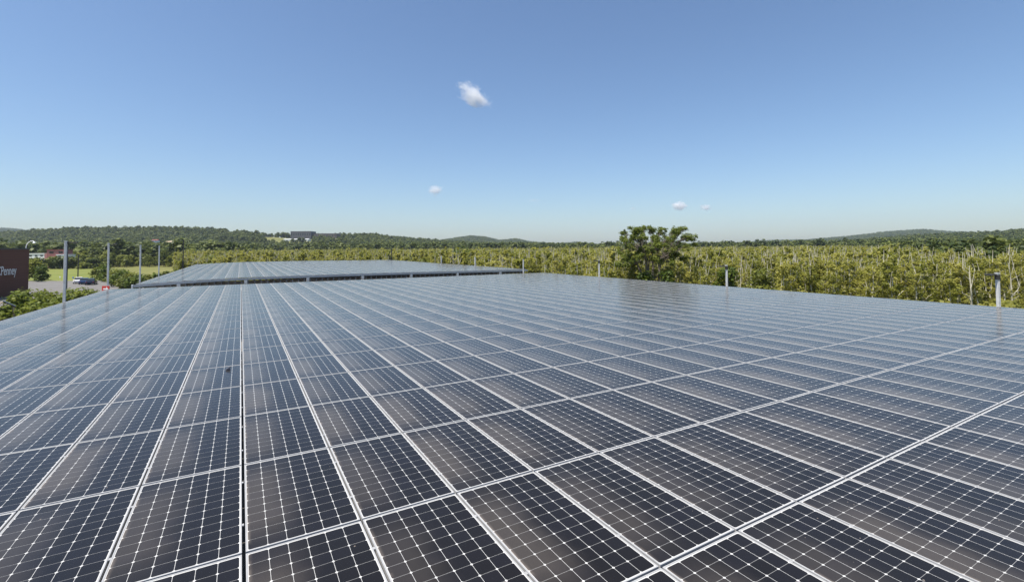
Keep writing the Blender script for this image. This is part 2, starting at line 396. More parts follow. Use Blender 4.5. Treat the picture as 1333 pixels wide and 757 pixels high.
def slender(h, per=7, size=0.16, dead=False, dense=1.0):
    """thin pale tree of the wet wood: visible trunk, open crown"""
    w, pts, tips = wood(h, 0.11 if not dead else 0.12, 0.05, 9 if not dead else 6, 0.95 if not dead else 0.9, 0.3)
    lf = MB()
    cs = []
    for _ in range(5):                                   # fine upright pale twigs
        b = np.array(tips[int(rng.integers(0, len(tips)))]); L = rng.uniform(0.7, 1.7); q = rng.normal(0, 0.16, 2) * L
        w.tube([tuple(b), (b[0] + q[0], b[1] + q[1], b[2] + L)], [0.03, 0.012], 4, cap=False)
    if not dead:
        for e in tips:
            cs.append(e); cs.append(e + rng.normal(0, 0.35, 3))
        for _ in range(int(26 * dense)):
            t = rng.uniform(0.30, 1.02) ** 0.8; i = min(int(t * 6), 5); b = np.array(pts[i]) + (np.array(pts[i + 1]) - np.array(pts[i])) * (t * 6 - i)
            rr = 0.78 * math.sin(math.pi * min(0.98, 0.12 + 0.8 * t)) * rng.uniform(0.2, 1.0); th = rng.uniform(0, 2 * math.pi)
            cs.append(b + np.array([math.cos(th) * rr, math.sin(th) * rr, rng.normal(0, 0.2)]))
        clumps(lf, cs, 0.31, per * 2, size, tone_sd=0.13)
    else:
        clumps(lf, tips[:5], 0.3, 4, size)
    return w, lf

VAR = bpy.data.collections.new('plant_variants')     # sources for scattered woods; not linked to the scene
def variants(name, makers, leafm, barkm):
    c = bpy.data.collections.new(name)
    for i, mk in enumerate(makers):
        w, lf = mk()
        mb = MB(); mb.v = lf.v + [q for q in w.v]; mb.t = lf.t + w.t
        mb.f = []; off = 0
        nl = sum(len(f) for f in lf.f)
        mb.f = list(lf.f) + [f + lf.n for f in w.f]; mb.n = lf.n + w.n
        nf = sum(len(f) for f in mb.f)
        me = mb.mesh(f'{name}_{chr(97 + i)}', [leafm, barkm], matidx=[0] * nl + [1] * (nf - nl))
        o = bpy.data.objects.new(f'{name}_{chr(97 + i)}', me); c.objects.link(o)
    return c
def scatter(name, coll, pts, scale, label, cat):
    """one 'stuff' object: every point carries a plant of the collection"""
    k_ = len(pts)
    me = bpy.data.meshes.new(name); me.from_pydata(np.asarray(pts).tolist(), [], [])
    a = me.attributes.new('size', 'FLOAT', 'POINT'); a.data.foreach_set('value', np.asarray(scale, np.float32))
    a = me.attributes.new('turn', 'FLOAT', 'POINT'); a.data.foreach_set('value', rng.uniform(0, 6.283, k_).astype(np.float32))
    a = me.attributes.new('pick', 'INT', 'POINT'); a.data.foreach_set('value', rng.integers(0, len(coll.objects), k_).astype(np.int32))
    ng = bpy.data.node_groups.new(name + '_scatter', 'GeometryNodeTree')
    ng.interface.new_socket('Geometry', in_out='INPUT', socket_type='NodeSocketGeometry')
    ng.interface.new_socket('Geometry', in_out='OUTPUT', socket_type='NodeSocketGeometry')
    N = ng.nodes; L = ng.links
    gi = N.new('NodeGroupInput'); go = N.new('NodeGroupOutput'); ip = N.new('GeometryNodeInstanceOnPoints')
    ci = N.new('GeometryNodeCollectionInfo'); ci.inputs['Collection'].default_value = coll
    ci.inputs['Separate Children'].default_value = True; ci.inputs['Reset Children'].default_value = True
    def attr(nm, t):
        q = N.new('GeometryNodeInputNamedAttribute'); q.data_type = t; q.inputs['Name'].default_value = nm; return q.outputs['Attribute']
    cx = N.new('ShaderNodeCombineXYZ'); L.new(attr('turn', 'FLOAT'), cx.inputs[2])
    L.new(gi.outputs[0], ip.inputs['Points']); L.new(ci.outputs[0], ip.inputs['Instance'])
    ip.inputs['Pick Instance'].default_value = True
    L.new(attr('pick', 'INT'), ip.inputs['Instance Index']); L.new(cx.outputs[0], ip.inputs['Rotation']); L.new(attr('size', 'FLOAT'), ip.inputs['Scale'])
    L.new(ip.outputs[0], go.inputs[0])
    o = link(name, me); md = o.modifiers.new('scatter', 'NODES'); md.node_group = ng
    return tag(o, label, cat, kind='stuff')
def zone(px0, px1, d0, d1, spacing, keep=None):
    """jittered grid points of a ground zone given by bearing and depth"""
    xs = []
    L = d1 * 2.6; c = at((px0 + px1) / 2, (d0 + d1) / 2)
    lo = np.array([min(at(p, d).x for p in (px0, px1) for d in (d0, d1)), min(at(p, d).y for p in (px0, px1) for d in (d0, d1))])
    hi = np.array([max(at(p, d).x for p in (px0, px1) for d in (d0, d1)), max(at(p, d).y for p in (px0, px1) for d in (d0, d1))])
    X, Y = np.meshgrid(np.arange(lo[0], hi[0], spacing), np.arange(lo[1], hi[1], spacing))
    X = X.ravel() + rng.uniform(-.48, .48, X.size) * spacing; Y = Y.ravel() + rng.uniform(-.48, .48, Y.size) * spacing
    p, d = pxdepth(X, Y)
    ok = (p > px0) & (p < px1) & (d > d0) & (d < d1)
    # never inside the canopies, the car park or the lawn
    ok &= ~((X < 31.5) & (X > -12) & (Y < 106))
    ok &= ~((p < 160) & (d < 207))
    if keep is not None: ok &= keep(p, d)
    X, Y, p, d = X[ok], Y[ok], p[ok], d[ok]
    return np.c_[X, Y, terrain(p, d) - 0.1], p, d

def hill_tree(s=1.0):
    h = 11 * s * rng.uniform(0.85, 1.15)
    w, _, _ = wood(h * 0.55, 0.22, 0.03, 3, 2, 0.5, 4)
    return w, round_crown(h, 9.0 * rng.uniform(0.85, 1.15), 1.5, 13, 34, 0.85)
v_hill = variants('hill_tree', [hill_tree] * 7, M['hillleaf'], M['bark'])
v_mid = variants('meadow_tree', [lambda: (wood(4.5, 0.14, 0.04, 4, 1.6, 0.4, 4)[0], round_crown(7.0 * rng.uniform(.85, 1.15), 5.0, 0.8, 12, 34, 0.42))] * 6, M['midleaf'], M['bark'])
v_dark = variants('woodland_tree', [lambda: (wood(4.8, 0.14, 0.04, 4, 1.6, 0.4, 4)[0], round_crown(7.2 * rng.uniform(.85, 1.2), 5.0, 0.8, 12, 36, 0.42))] * 6, M['hillleaf'], M['bark'])
v_thin = variants('thin_tree', [lambda: slender(6.6, 5, 0.22)] * 6 + [lambda: slender(6.2, 4, 0.2, dense=0.3)] * 6 + [lambda: slender(6.3, 4, 0.2, True)] * 4, M['swampleaf'], M['bark_pale'])
v_bush = variants('low_bush', [lambda: (wood(0.9, 0.03, 0.1, 3, 0.5, 0.3, 4)[0], round_crown(1.7, 2.4, 0.0, 8, 22, 0.17))] * 5, M['swampleaf2'], M['bark'])

# hill woods: front slope of the near ridge, then the blue hills far behind
def clear_hill(p, d):
    lawn = ((p > 343) & (p < 408) & (d > 790) & (d < 985)) | ((p >= 408) & (p < 450) & (d > 880) & (d < 985)) | ((p > 294) & (p < 345) & (d > 905) & (d < 985))
    return ~lawn
pts, pp, dd = zone(-420, 1900, 240, 1330, 8.2, lambda p, d: clear_hill(p, d) & (d < np.interp(p, *RA) + 70) & ((d > 420) | (p < 330)) & ~((p > 330) & (d < np.interp(p, [330, 500, 700, 900, 1150, 1250, 1900], [430, 430, 480, 520, 330, 300, 260]))))
rs_ = rng.uniform(0.6, 1.35, len(pts)) * np.where((pp > 285) & (pp < 460) & (dd < 780) & (dd > 500), 0.62, 1.0)
scatter('ridge_woods', v_hill, pts, rs_, 'dark green wooded ridge behind the wet wood and the brick building', 'woods')
pts, pp, dd = zone(-300, 1700, 1700, 2760, 16, lambda p, d: np.interp(p, *SKY_B) < 319.5)
scatter('distant_woods', v_hill, pts, rng.uniform(0.9, 1.5, len(pts)), 'hazy blue wooded hills on the far horizon', 'woods')
# meadow-side woods behind the lawn and before the ridge
pts, pp, dd = zone(-200, 300, 222, 420, 5.2, lambda p, d: ~((p > 28) & (p < 102) & (d < 250)))
scatter('lowland_woods', v_mid, pts, rng.uniform(0.75, 1.3, len(pts)), 'mid green low woods behind the lawn at the left', 'woods')
pts, pp, dd = zone(1090, 1900, 74, 420, 5.2, lambda p, d: (d > np.interp(p, [1090, 1140, 1225, 1333, 1900], [380, 200, 88, 78, 76])))
scatter('green_woods', v_dark, pts, rng.uniform(0.85, 1.35, len(pts)), 'green fuller woods behind the pale-trunked trees at the right', 'woods')
pts, pp, dd = zone(680, 1120, 330, 540, 6, None)
scatter('low_tree_belt', v_mid, pts, rng.uniform(0.7, 1.0, len(pts)), 'low olive tree belt along the far side of the wet wood', 'woods')

# the wet wood: the 280 nearest thin trees are things, the rest one mass
near_pts, npx, nd = zone(560, 1430, 47, 110, 2.0)
ok = (nd < np.interp(npx, [1150, 1225, 1430], [110, 80, 72])) & ~((npx > 795) & (npx < 1018) & (nd < 59) & ~((npx > 905) & (npx < 925)))
near_pts, npx, nd = near_pts[ok], npx[ok], nd[ok]
inview = (npx > 690) & (npx < 1345)
order = np.argsort(np.where(inview, nd, 1e6)); pick = order[:260]
rest = np.setdiff1d(np.arange(len(near_pts)), pick)
protos = []
for i in range(9):
    if i < 5: w, lf = slender(6.0 + 0.35 * rng.normal(), 11, 0.115)
    elif i < 7: w, lf = slender(5.6, 9, 0.11, dense=0.4)
    else: w, lf = slender(5.4, 6, 0.11, True)
    protos.append((w.mesh('trunk', M['bark_pale']), lf.mesh('crown', M['swampleaf'])))
LBL = ['slender pale-trunked tree with open yellow-green crown at the near edge of the wet wood',
       'thin sparsely leafed pale tree at the near edge of the wet wood',
       'nearly bare pale grey snag standing among the thin trees right of the panels']
first = {}
for i in pick:
    c = int(rng.choice(9, p=[.13] * 5 + [.10, .10, .075, .075])); kl = 0 if c < 5 else (1 if c < 7 else 2)
    if c not in first:
        root = empty(['slender_tree', 'sparse_tree', 'bare_snag'][kl], near_pts[i]); tag(root, LBL[kl], 'tree', ['open-crowned thin trees of the wet wood', 'sparse thin trees of the wet wood', 'bare snags in the wet wood'][kl])
        link('trunk', protos[c][0], root); link('crown', protos[c][1], root); first[c] = root
    else: root = copy_tree(first[c])
    root.location = near_pts[i]; s = float(rng.uniform(0.8, 1.12)); root.scale = (s, s, s); root.rotation_euler = (0, 0, float(rng.uniform(0, 6.28)))
wet = lambda p, d: d < np.interp(p, [1090, 1140, 1215, 1333, 1900], [430, 220, 112, 100, 100])
far1, p1_, d1_ = zone(230, 1500, 110, 210, 2.4, wet)
far2, p2_, d2_ = zone(230, 1500, 210, 430, 3.4, wet)
allp = np.concatenate([near_pts[rest], far1, far2])
scatter('wet_wood', v_thin, allp, rng.uniform(0.8, 1.15, len(allp)), 'thin yellow-green wet wood with pale trunks stretching behind the canopies', 'woods')
mixp, p3_, d3_ = zone(250, 1300, 90, 430, 9.5, lambda p, d: wet(p, d) & (rng.uniform(0, 1, p.shape) < 0.45))
scatter('mixed_trees', v_mid, mixp, rng.uniform(0.55, 1.05, len(mixp)), 'rounder green trees dotted through the pale wet wood', 'woods')
ug, pu, du = zone(230, 1450, 44, 130, 2.0, lambda p, d: ~((p > 795) & (p < 1018) & (d < 55)))
ug2, pu, du = zone(230, 1450, 130, 300, 4.2)
ug = np.concatenate([ug, ug2])
scatter('undergrowth', v_bush, ug, rng.uniform(0.8, 1.7, len(ug)), 'low olive undergrowth between the pale trunks', 'undergrowth')

# single bushes and trees that stand out
def bush(name, loc, h, w, leafm, label, group=None, base=0.1, lobes=20, per=60, size=0.2, cat='bush', barkm='bark'):
    root = empty(name, loc)
    tag(root, label, cat, group)
    wd, _, tips = wood(h * 0.75, 0.05 + 0.012 * h, 0.06, 7, w * 0.35, 0.15)
    wd.build('trunk' if cat == 'tree' else 'stems', M[barkm], root)
    round_crown(h, w, base, lobes, per, size).build('crown', M[leafm], root)
    root.rotation_euler = (0, 0, float(rng.uniform(0, 6.28)))
    return root
bush('round_bush', at(946, 53), zrow(946, 339, 53), 3.4, 'bushleaf', 'round dense green bush behind the lamp post right of the lone tree', lobes=26, per=75, size=0.17)
bush('broad_bush', at(989, 54), zrow(989, 343, 54), 4.2, 'midleaf', 'broad soft green bush right of the round dense one', lobes=26, per=75, size=0.17)
bush('low_bush', at(838, 55), 5.6, 3.2, 'bushleaf', 'dark green bush under the left side of the lone spreading tree', lobes=18, per=70, size=0.18)
bush('low_bush', at(868, 54), 5.8, 3.0, 'bushleaf', 'dark green bush under the right side of the lone spreading tree', lobes=18, per=70, size=0.18)
bush('low_bush', at(889, 55), 3.9, 1.6, 'bushleaf', 'small bush at the right foot of the lone spreading tree', lobes=9, per=50, size=0.18)
bush('leafy_tree', at(603, 110), zrow(603, 324, 110), 9.5, 'bushleaf', 'wide leafy green tree behind the right corner of the far canopy', lobes=34, per=70, size=0.3, cat='tree')
bush('leafy_tree', at(671, 100), zrow(671, 328, 100), 6.0, 'bushleaf', 'irregular green tree behind the post at the far corner of the panels', lobes=16, per=60, size=0.28, cat='tree')
bush('round_bush', at(382, 130), zrow(382, 330, 130), 4.4, 'shrubleaf', 'bright green bush behind the far edge of the far canopy', lobes=16, per=60, size=0.28)
bush('round_bush', at(404, 132), zrow(404, 334, 132), 3.6, 'bushleaf', 'low olive bush beside the bright one behind the far canopy', lobes=14, per=50, size=0.28)
bush('round_bush', at(537, 125), zrow(537, 331.5, 125), 5.2, 'bushleaf', 'olive bush behind the far right corner of the far canopy', lobes=16, per=50, size=0.28)
bush('pine_tree', at(1322, 150), zrow(1322, 317, 150), 7.0, 'hillleaf', 'dark tall tree above the thin wood at the right edge', lobes=24, per=60, size=0.4, cat='tree')
for px, dp, top, w_ in [(1200, 190, 316, 12), (1232, 200, 318, 9), (1275, 185, 321, 9)]:
    bush('dark_tree', at(px, dp), zrow(px, top, dp), w_, 'hillleaf', {1200: 'wide dark green tree crown behind the thin wood below the right hill', 1232: 'dark tree right of the widest dark crown behind the thin wood', 1275: 'lower dark tree behind the thin wood left of the tall pole'}[px], lobes=24, per=60, size=0.45, cat='tree')
# shrubs between the brick building and the canopy's left edge
SHR = [(-22, 36, 394, 3.4), (4, 38, 397, 3.2), (24, 44, 378, 3.6), (34, 50, 376, 3.8), (52, 47, 380, 3.2), (66, 52, 374, 3.8), (84, 50, 381, 3.0), (97, 56, 376, 3.4), (110, 58, 372, 3.4), (122, 60, 376, 2.8), (16, 41, 390, 3.0), (44, 42, 391, 3.0), (72, 45, 389, 2.8)]
for i, (px, dp, top, w_) in enumerate(SHR):
    bush('leafy_shrub', at(px, dp), max(2.5, zrow(px, top, dp)), w_, 'shrubleaf', 'bright green leafy shrub in the row between brick building and panels', 'leafy shrubs left of the panels', lobes=24, per=60, size=0.17, cat='shrub')
# trees at the lawn's far edge, by the building and right of the lawn
for i in range(15):
    px = 38 + i * 7.2 + float(rng.uniform(-2, 2)); dp = 209 + float(rng.uniform(-2, 8))
    bush('hedge_tree', at(px, dp), zrow(px, (334.5 if px < 104 else 339) + float(rng.uniform(-2, 1) if px < 104 else rng.uniform(-6, 4)), dp), 5.5, 'midleaf' if i % 3 else 'hillleaf', 'dense green tree in the row along the far edge of the lawn', 'trees along the far edge of the lawn', 0.0, 14, 45, 0.5, 'tree')
bush('corner_tree', at(47, 128), zrow(47, 336, 128), 6.0, 'midleaf', 'olive green tree at the corner of the brick building beside the lawn', lobes=22, per=60, size=0.3, cat='tree')
bush('corner_tree', at(55, 124), zrow(55, 345, 124), 4.5, 'bushleaf', 'lower darker tree right of the olive one by the brick building', lobes=18, per=60, size=0.28, cat='tree')
for i, (px, dp, top, w_) in enumerate([(130, 126, 348, 5), (141, 122, 345, 6), (152, 118, 349, 5.5), (163, 116, 352, 5), (172, 108, 355, 4.5), (150, 104, 359, 4), (165, 98, 361, 4.5), (178, 92, 359, 4.2), (192, 96, 357, 4.2), (206, 100, 354, 4), (219, 102, 352, 3.8), (231, 104, 350, 3.4)]):
    bush('vine_covered_bush', at(px, dp), zrow(px, top, dp), w_, 'bushleaf' if i % 2 else 'midleaf', 'tangled green bush in the bank between the car park and the far canopy', 'bushes in the bank left of the far canopy', 0.0, 16, 55, 0.26)
# the lone tree right of the panels
def lone_tree():
    D0 = 57.0; base = at(848, D0)
    root = empty('spreading_tree', base); tag(root, 'lone spreading olive-green tree with sky gaps beyond the panels', 'tree')
    wd = MB(); lf = MB()
    # limbs of the crown: across, up and radius in photo-independent metres (read off the tree's own proportions)
    L_ = [(235,130,45),(300,150,40),(400,130,52),(500,115,55),(580,115,48),(650,150,48),(740,150,48),(805,150,46),(880,135,42),(925,165,30),(960,232,38),(900,225,48),
          (175,232,30),(240,215,50),(350,225,55),(450,215,58),(560,235,52),(680,230,52),(800,240,56),(985,292,20),(250,310,58),(350,320,58),(450,320,58),(545,335,46),(705,335,56),(830,315,58),
          (160,385,46),(235,410,56),(335,415,46),(440,415,36),(765,415,54),(850,425,38),(900,458,28),(105,515,42),(180,530,36),(235,495,38),(285,470,42),(705,495,38),(640,465,38),(540,465,36),(500,270,40),(610,290,40)]
    s = D0 / FOC / 8.908
    forks = []
    def tubeto(p, q, r0, r1, bend=0.12):
        p, q = Vector(p), Vector(q); L = (q - p).length; pts = [p]
        for t in (0.25, 0.5, 0.75): pts.append(p.lerp(q, t) + Vector(rng.normal(0, bend * L * 0.3, 3).tolist()) + Vector((0, 0, 0.10 * L * math.sin(math.pi * t))) * 0.4)
        pts.append(q); wd.tube(pts, [r0 + (r1 - r0) * k / 4 for k in range(5)], 6, cap=False); return pts
    def W3(X, Y, dy): 
        x = (X - 525) * s * 0.88; z = EYE.z + D0 * (321.4 - (285 + Y / 8.908)) / FOC
        return Vector((RGT[0] * x + FWD[0] * dy, RGT[1] * x + FWD[1] * dy, z))
    for (X, Y, dy) in [(340, 520, 0.4), (430, 500, -0.5), (500, 520, 0.6), (600, 480, -0.2), (660, 500, 0.5), (560, 400, 0.9), (420, 380, 0.2)]:
        f = W3(X, Y, dy); foot = Vector(((X - 517) * s * 0.25 * RGT[0], (X - 517) * s * 0.25 * RGT[1], -0.1)); tubeto(foot, f, 0.16, 0.10); forks.append(f)
    cs = []
    for (X, Y, r) in L_:
        for rep in range(3):
            dy = float(rng.uniform(-3.4, 3.4)); c = W3(X + float(rng.normal(0, 12)), Y + float(rng.normal(0, 10)), dy)
            f = min(forks, key=lambda q: (q - c).length + abs(float(rng.normal(0, 0.8))))
            if f.z > c.z + 0.5: f = min(forks, key=lambda q: q.z)
            pts = tubeto(f, c, 0.042, 0.012)
            R_ = r * s
            for k in range(6):
                d = Vector(rng.normal(0, 1, 3).tolist()).normalized() * R_ * float(rng.uniform(0.35, 0.95)); tip = c + d
                wd.tube([pts[3], pts[3].lerp(tip, .5) + Vector((0, 0, .04)), tip], [0.018, 0.012, 0.006], 4, cap=False)
                cs.append(tuple(tip))
    clumps(lf, cs, 0.34, 44, 0.092, 0.35)
    wd.build('trunk', M['bark'], root); lf.build('crown', M['treeleaf'], root)
lone_tree()

# ---------------------------------------------------------------- solar panels
PXW, PYW = 1.0, 1.966                        # pitch of the array
W, Lg, LIP, FH = 0.980, 1.943, 0.012, 0.040
def frame_boxes():
    return [((0, -(Lg - LIP) / 2, -FH / 2), (W, LIP, FH)), ((0, (Lg - LIP) / 2, -FH / 2), (W, LIP, FH)),
            ((-(W - LIP) / 2, 0, -FH / 2), (LIP, Lg - 2 * LIP, FH)), (((W - LIP) / 2, 0, -FH / 2), (LIP, Lg - 2 * LIP, FH))]
fm = MB()
for c, s in frame_boxes(): fm.box(c, s)
for y in (-0.48, 0.48):                       # mid clamps in the seam on the right
    fm.box((W / 2 + 0.010, y, -0.008), (0.018, 0.035, 0.010))
FV = np.concatenate(fm.v); FF = np.concatenate(fm.f)
gw, gl = W - 2 * LIP, Lg - 2 * LIP
GV = np.array([(a * gw / 2, b * gl / 2, z) for a in (-1, 1) for b in (-1, 1) for z in (-0.009, -0.003)])
GF = np.array([(0, 1, 3, 2), (4, 6, 7, 5), (0, 4, 5, 1), (2, 3, 7, 6), (0, 2, 6, 4), (1, 5, 7, 3)])
GUV = np.array([((a + 1) / 2, (b + 1) / 2) for a in (-1, 1) for b in (-1, 1) for z in (0, 1)])
def glass_mesh(name, verts, faces, uv):
    me = bpy.data.meshes.new(name); me.from_pydata(verts.tolist(), [], faces.tolist()); me.materials.append(M['cells'])
    u = me.uv_layers.new(name='UVMap'); u.data.foreach_set('uv', uv[faces.ravel()].astype(np.float32).ravel()); me.update()
    return me
frame_me = fm.mesh('frame', M['alu']); glass_me = glass_mesh('cell_glass', GV, GF, GUV)
def project(p):
    q = (np.asarray(p, float) - np.array(EYE)) @ ROT
    return CX + FOC * q[0] / max(q[1], 1e-3), CY - FOC * q[2] / max(q[1], 1e-3), q[1]
slots = []
for i in range(-8, 28):
    for j in range(-4, 19):
        c = ((i + 0.5) * PXW + (0.005 if i >= 0 else -0.005), (j + 0.5) * PYW, DECK)
        cs = [project((c[0] + a * W / 2, c[1] + b * Lg / 2, DECK)) for a, b in ((-1, -1), (1, -1), (1, 1), (-1, 1))]
        area = 0.0
        if min(q[2] for q in cs) > 0.3:
            xs = np.clip([q[0] for q in cs], 0, 1333); ys = np.clip([q[1] for q in cs], 0, 757)
            area = 0.5 * abs(sum(xs[k] * ys[(k + 1) % 4] - xs[(k + 1) % 4] * ys[k] for k in range(4)))
        slots.append((area, i, j, c))
slots.sort(key=lambda s: -s[0])
def ordinal(k): return ['first', 'second', 'third', 'fourth', 'fifth', 'sixth', 'seventh', 'eighth', 'ninth', 'tenth', 'eleventh', 'twelfth', 'thirteenth', 'fourteenth', 'fifteenth', 'sixteenth', 'seventeenth', 'eighteenth', 'nineteenth', 'twentieth', 'twenty-first', 'twenty-second', 'twenty-third', 'twenty-fourth', 'twenty-fifth', 'twenty-sixth', 'twenty-seventh', 'twenty-eighth', 'twenty-ninth'][k - 1]
proto = empty('solar_panel', (0, 0, 0)); link('frame', frame_me, proto); link('cell_glass', glass_me, proto)
tilts = {}
for k, (area, i, j, c) in enumerate(slots[:300]):
    o = proto if k == 0 else copy_tree(proto)
    o.location = c; o.rotation_euler = (float(rng.normal(0, 0.0016)), float(rng.normal(0, 0.0022)), 0)
    side = 'right' if i >= 0 else 'left'; colno = i + 1 if i >= 0 else -i
    tag(o, f'dark solar panel, {ordinal(colno)} column {side} of the black seam, {ordinal(j + 3)} row from the bottom', 'solar panel', 'solar panels of the near canopy')
def merged_panels(name, places, label):
    n_ = len(places); nf, ng_ = len(FV), len(GV)
    V = []; F = []; G = []; UV = []; off = 0
    allv = np.zeros((n_, nf + ng_, 3)); base = np.concatenate([FV, GV])
    ax = rng.normal(0, 0.0016, n_)[:, None]; ay = rng.normal(0, 0.0022, n_)[:, None]
    P_ = np.array(places)[:, None, :]
    allv = base[None] + P_
    allv[:, :, 2] += base[None, :, 1] * ax - base[None, :, 0] * ay
    f1 = np.concatenate([FF, GF + nf]); faces = (f1[None] + (np.arange(n_) * (nf + ng_))[:, None, None]).reshape(-1, 4)
    me = bpy.data.meshes.new(name); me.from_pydata(allv.reshape(-1, 3).tolist(), [], faces.tolist())
    me.materials.append(M['alu']); me.materials.append(M['cells'])
    mi = np.tile(np.r_[np.zeros(len(FF)), np.ones(len(GF))], n_).astype(np.int32); me.polygons.foreach_set('material_index', mi)
    uv1 = np.concatenate([np.zeros((nf, 2)), GUV]); uvl = np.tile(uv1[f1.ravel()], (n_, 1))
    u = me.uv_layers.new(name='UVMap'); u.data.foreach_set('uv', uvl.astype(np.float32).ravel()); me.update()
    return tag(link(name, me), label, 'solar panels', kind='stuff')
merged_panels('distant_solar_panels', [s[3] for s in slots[300:]], 'smaller-looking solar panels over the far part of the near canopy')
FX0, FY0, FCOLS, FROWS = -7.2, 42.2, 36, 30
def rise(x): return float(np.interp(x, [-7.2, -4, 0, 10, 28.8], [0.0, 0.16, 0.29, 0.30, 0.18]))
merged_panels('far_canopy_panels', [(FX0 + i + 0.5, FY0 + (j + 0.5) * PYW, DECK + rise(FX0 + i + 0.5)) for i in range(FCOLS) for j in range(FROWS)], 'pale sky-reflecting solar panels covering the far canopy')

# canopy steelwork: columns, main beams, purlins, fascia gutter
def canopy(label, x0, x1, y0, y1, colx, coly, fascia):
    root = empty('canopy_frame', ((x0 + x1) / 2, (y0 + y1) / 2, 0)); tag(root, label, 'canopy')
    ox, oy = root.location.x, root.location.y
    def add(name, mb, mat, bevel=0.0): return mb.build(name, mat, root, bevel=bevel)
    for y in coly:
        add('beam', MB().box(((x0 + x1) / 2 - ox, y - oy, DECK - 0.44), (x1 - x0 - 0.4, 0.26, 0.30)), M['rail'], 0.01)
        for x in colx:
            add('column', MB().box((x - ox, y - oy, (DECK - 0.75) / 2), (0.32, 0.32, DECK - 0.75)), M['galv'], 0.01)
    x = x0 + 0.25
    pl = MB()
    while x < x1:
        pl.box((x - ox, (y0 + y1) / 2 - oy, DECK - 0.165), (0.07, y1 - y0 - 0.1, 0.245)); x += 0.5
    po = add('purlins', pl, M['rail'])
    if fascia:
        g = MB(); n_ = 12
        for k in range(n_):
            xa, xb = x0 - 0.1 + (x1 - x0 + 0.2) * k / n_, x0 - 0.1 + (x1 - x0 + 0.2) * (k + 1) / n_
            za, zb = DECK + rise(xa) - 0.05, DECK + rise(xb) - 0.05; h_ = 0.17
            ya, yb = y0 - 0.2 - oy, y0 - 0.04 - oy
            g.add([(xa - ox, ya, za - h_), (xb - ox, ya, zb - h_), (xb - ox, yb, zb - h_), (xa - ox, yb, za - h_), (xa - ox, ya, za), (xb - ox, ya, zb), (xb - ox, yb, zb), (xa - ox, yb, za)],
                  [(0, 3, 2, 1), (4, 5, 6, 7), (0, 1, 5, 4), (2, 3, 7, 6)])
        gut = add('gutter', g, M['fascia'])
        MB().box((x0 - 0.17 - ox, y0 - 0.12 - oy, DECK - 0.15), (0.1, 0.22, 0.26)).build('end_cap', M['white'], gut, bevel=0.01)
        for x in (-4.4, 0.35, 5.3, 10.2, 15.0, 20.1, 25.3):
            zt = DECK + rise(x) - 0.22
            add('bracket', MB().box((x - ox, y0 - 0.10 - oy, zt - 0.16), (0.24, 0.2, 0.32)).box((x - ox, y0 + 0.05 - oy, zt - 0.62), (0.2, 0.2, 0.6)), M['galv'], 0.01)
    return root
canopy('steel frame of the near solar canopy under the dark panels', -8, 28, -4 * PYW, 19 * PYW, (-4, 10, 24), (-2.0, 10.0, 22.0, 34.0), False)
canopy('grey fascia and posts of the far solar canopy', FX0, FX0 + FCOLS, FY0, FY0 + FROWS * PYW, (-3, 10, 24), (47, 60, 73, 86, 99), True)

# small dark scrap lying on a panel left of the black seam
sc = MB()
bm_v = ico_dirs(26); tone = None
lump = [(-.035, -.02, .0), (.035, -.016, .0), (.04, .018, .0), (-.03, .02, .0), (-.028, -.012, .028), (.03, -.01, .036), (.034, .012, .04), (-.022, .014, .026)]
sc.add(np.array(lump) * 1.35, [(0, 3, 2, 1), (4, 5, 6, 7), (0, 1, 5, 4), (1, 2, 6, 5), (2, 3, 7, 6), (3, 0, 4, 7)])
sc.add(np.array([(.01, -.012, .04), (.06, -.008, .05), (.058, .01, .052), (.012, .012, .042), (.012, -.01, .058), (.05, -.006, .07), (.05, .008, .07), (.014, .01, .056)]), [(0, 3, 2, 1), (4, 5, 6, 7), (0, 1, 5, 4), (1, 2, 6, 5), (2, 3, 7, 6), (3, 0, 4, 7)])
o = sc.build('debris_lump', M['debris'], bevel=0.004); o.location = (-0.27, 7.46, DECK + 0.0005); o.rotation_euler = (0, 0, 0.4)
tag(o, 'small dark lump of debris lying on a panel left of the black seam', 'debris')

# ---------------------------------------------------------------- posts and lamps
def post(name, x, y, top, label, head, group, mat='galv', w=0.108, turn=0.0, sleeve=False):
    """square post with an optional flat lamp head; the head points along turn"""
    root = empty(name, (x, y, 0), turn); tag(root, label, 'lamp post' if head else 'post', group)
    MB().box((0, 0, top / 2), (w, w, top)).build('pole', M[mat], root, bevel=0.01)
    MB().box((0, 0, top + 0.012), (w + 0.02, w + 0.02, 0.024)).build('cap', M[mat], root)
    MB().box((0, 0, 0.012), (0.36, 0.36, 0.024)).build('base_plate', M[mat], root)
    if head:
        am = MB().box((w / 2 + 0.06, 0, top - 0.075), (0.12, 0.06, 0.05))
        if sleeve: am.box((0, 0, top - 0.17), (w + 0.03, w + 0.03, 0.22))
        am.build('arm', M['dark'], root)
        h_ = MB().box((w / 2 + 0.27, 0, top - 0.06), (0.34, 0.24, 0.06)).build('lamp_head', M['dark'], root, bevel=0.015)
        MB().box((w / 2 + 0.28, 0, top - 0.096), (0.24, 0.17, 0.012)).build('lens', M['lens'], h_)
    return root
GL, GR = 'tall pale posts along the left canopy edges', 'pale posts along the right canopy edges'
post('lamp_post', -8.12, 28.7, DECK + 3.17, 'tallest pale post at the left canopy edge, nearest the brick building', True, GL, turn=0)
post('lamp_post', -8.55, 40.4, DECK + 3.2, 'pale post rising behind the red arrow sign', True, GL, turn=0)
post('plain_post', -7.62, 46.9, DECK + 3.12, 'pale post without lamp at the near left corner of the far canopy', False, GL)
post('plain_post', -7.68, 58.3, DECK + 3.15, 'pale post without lamp halfway along the left side of the far canopy', False, GL)
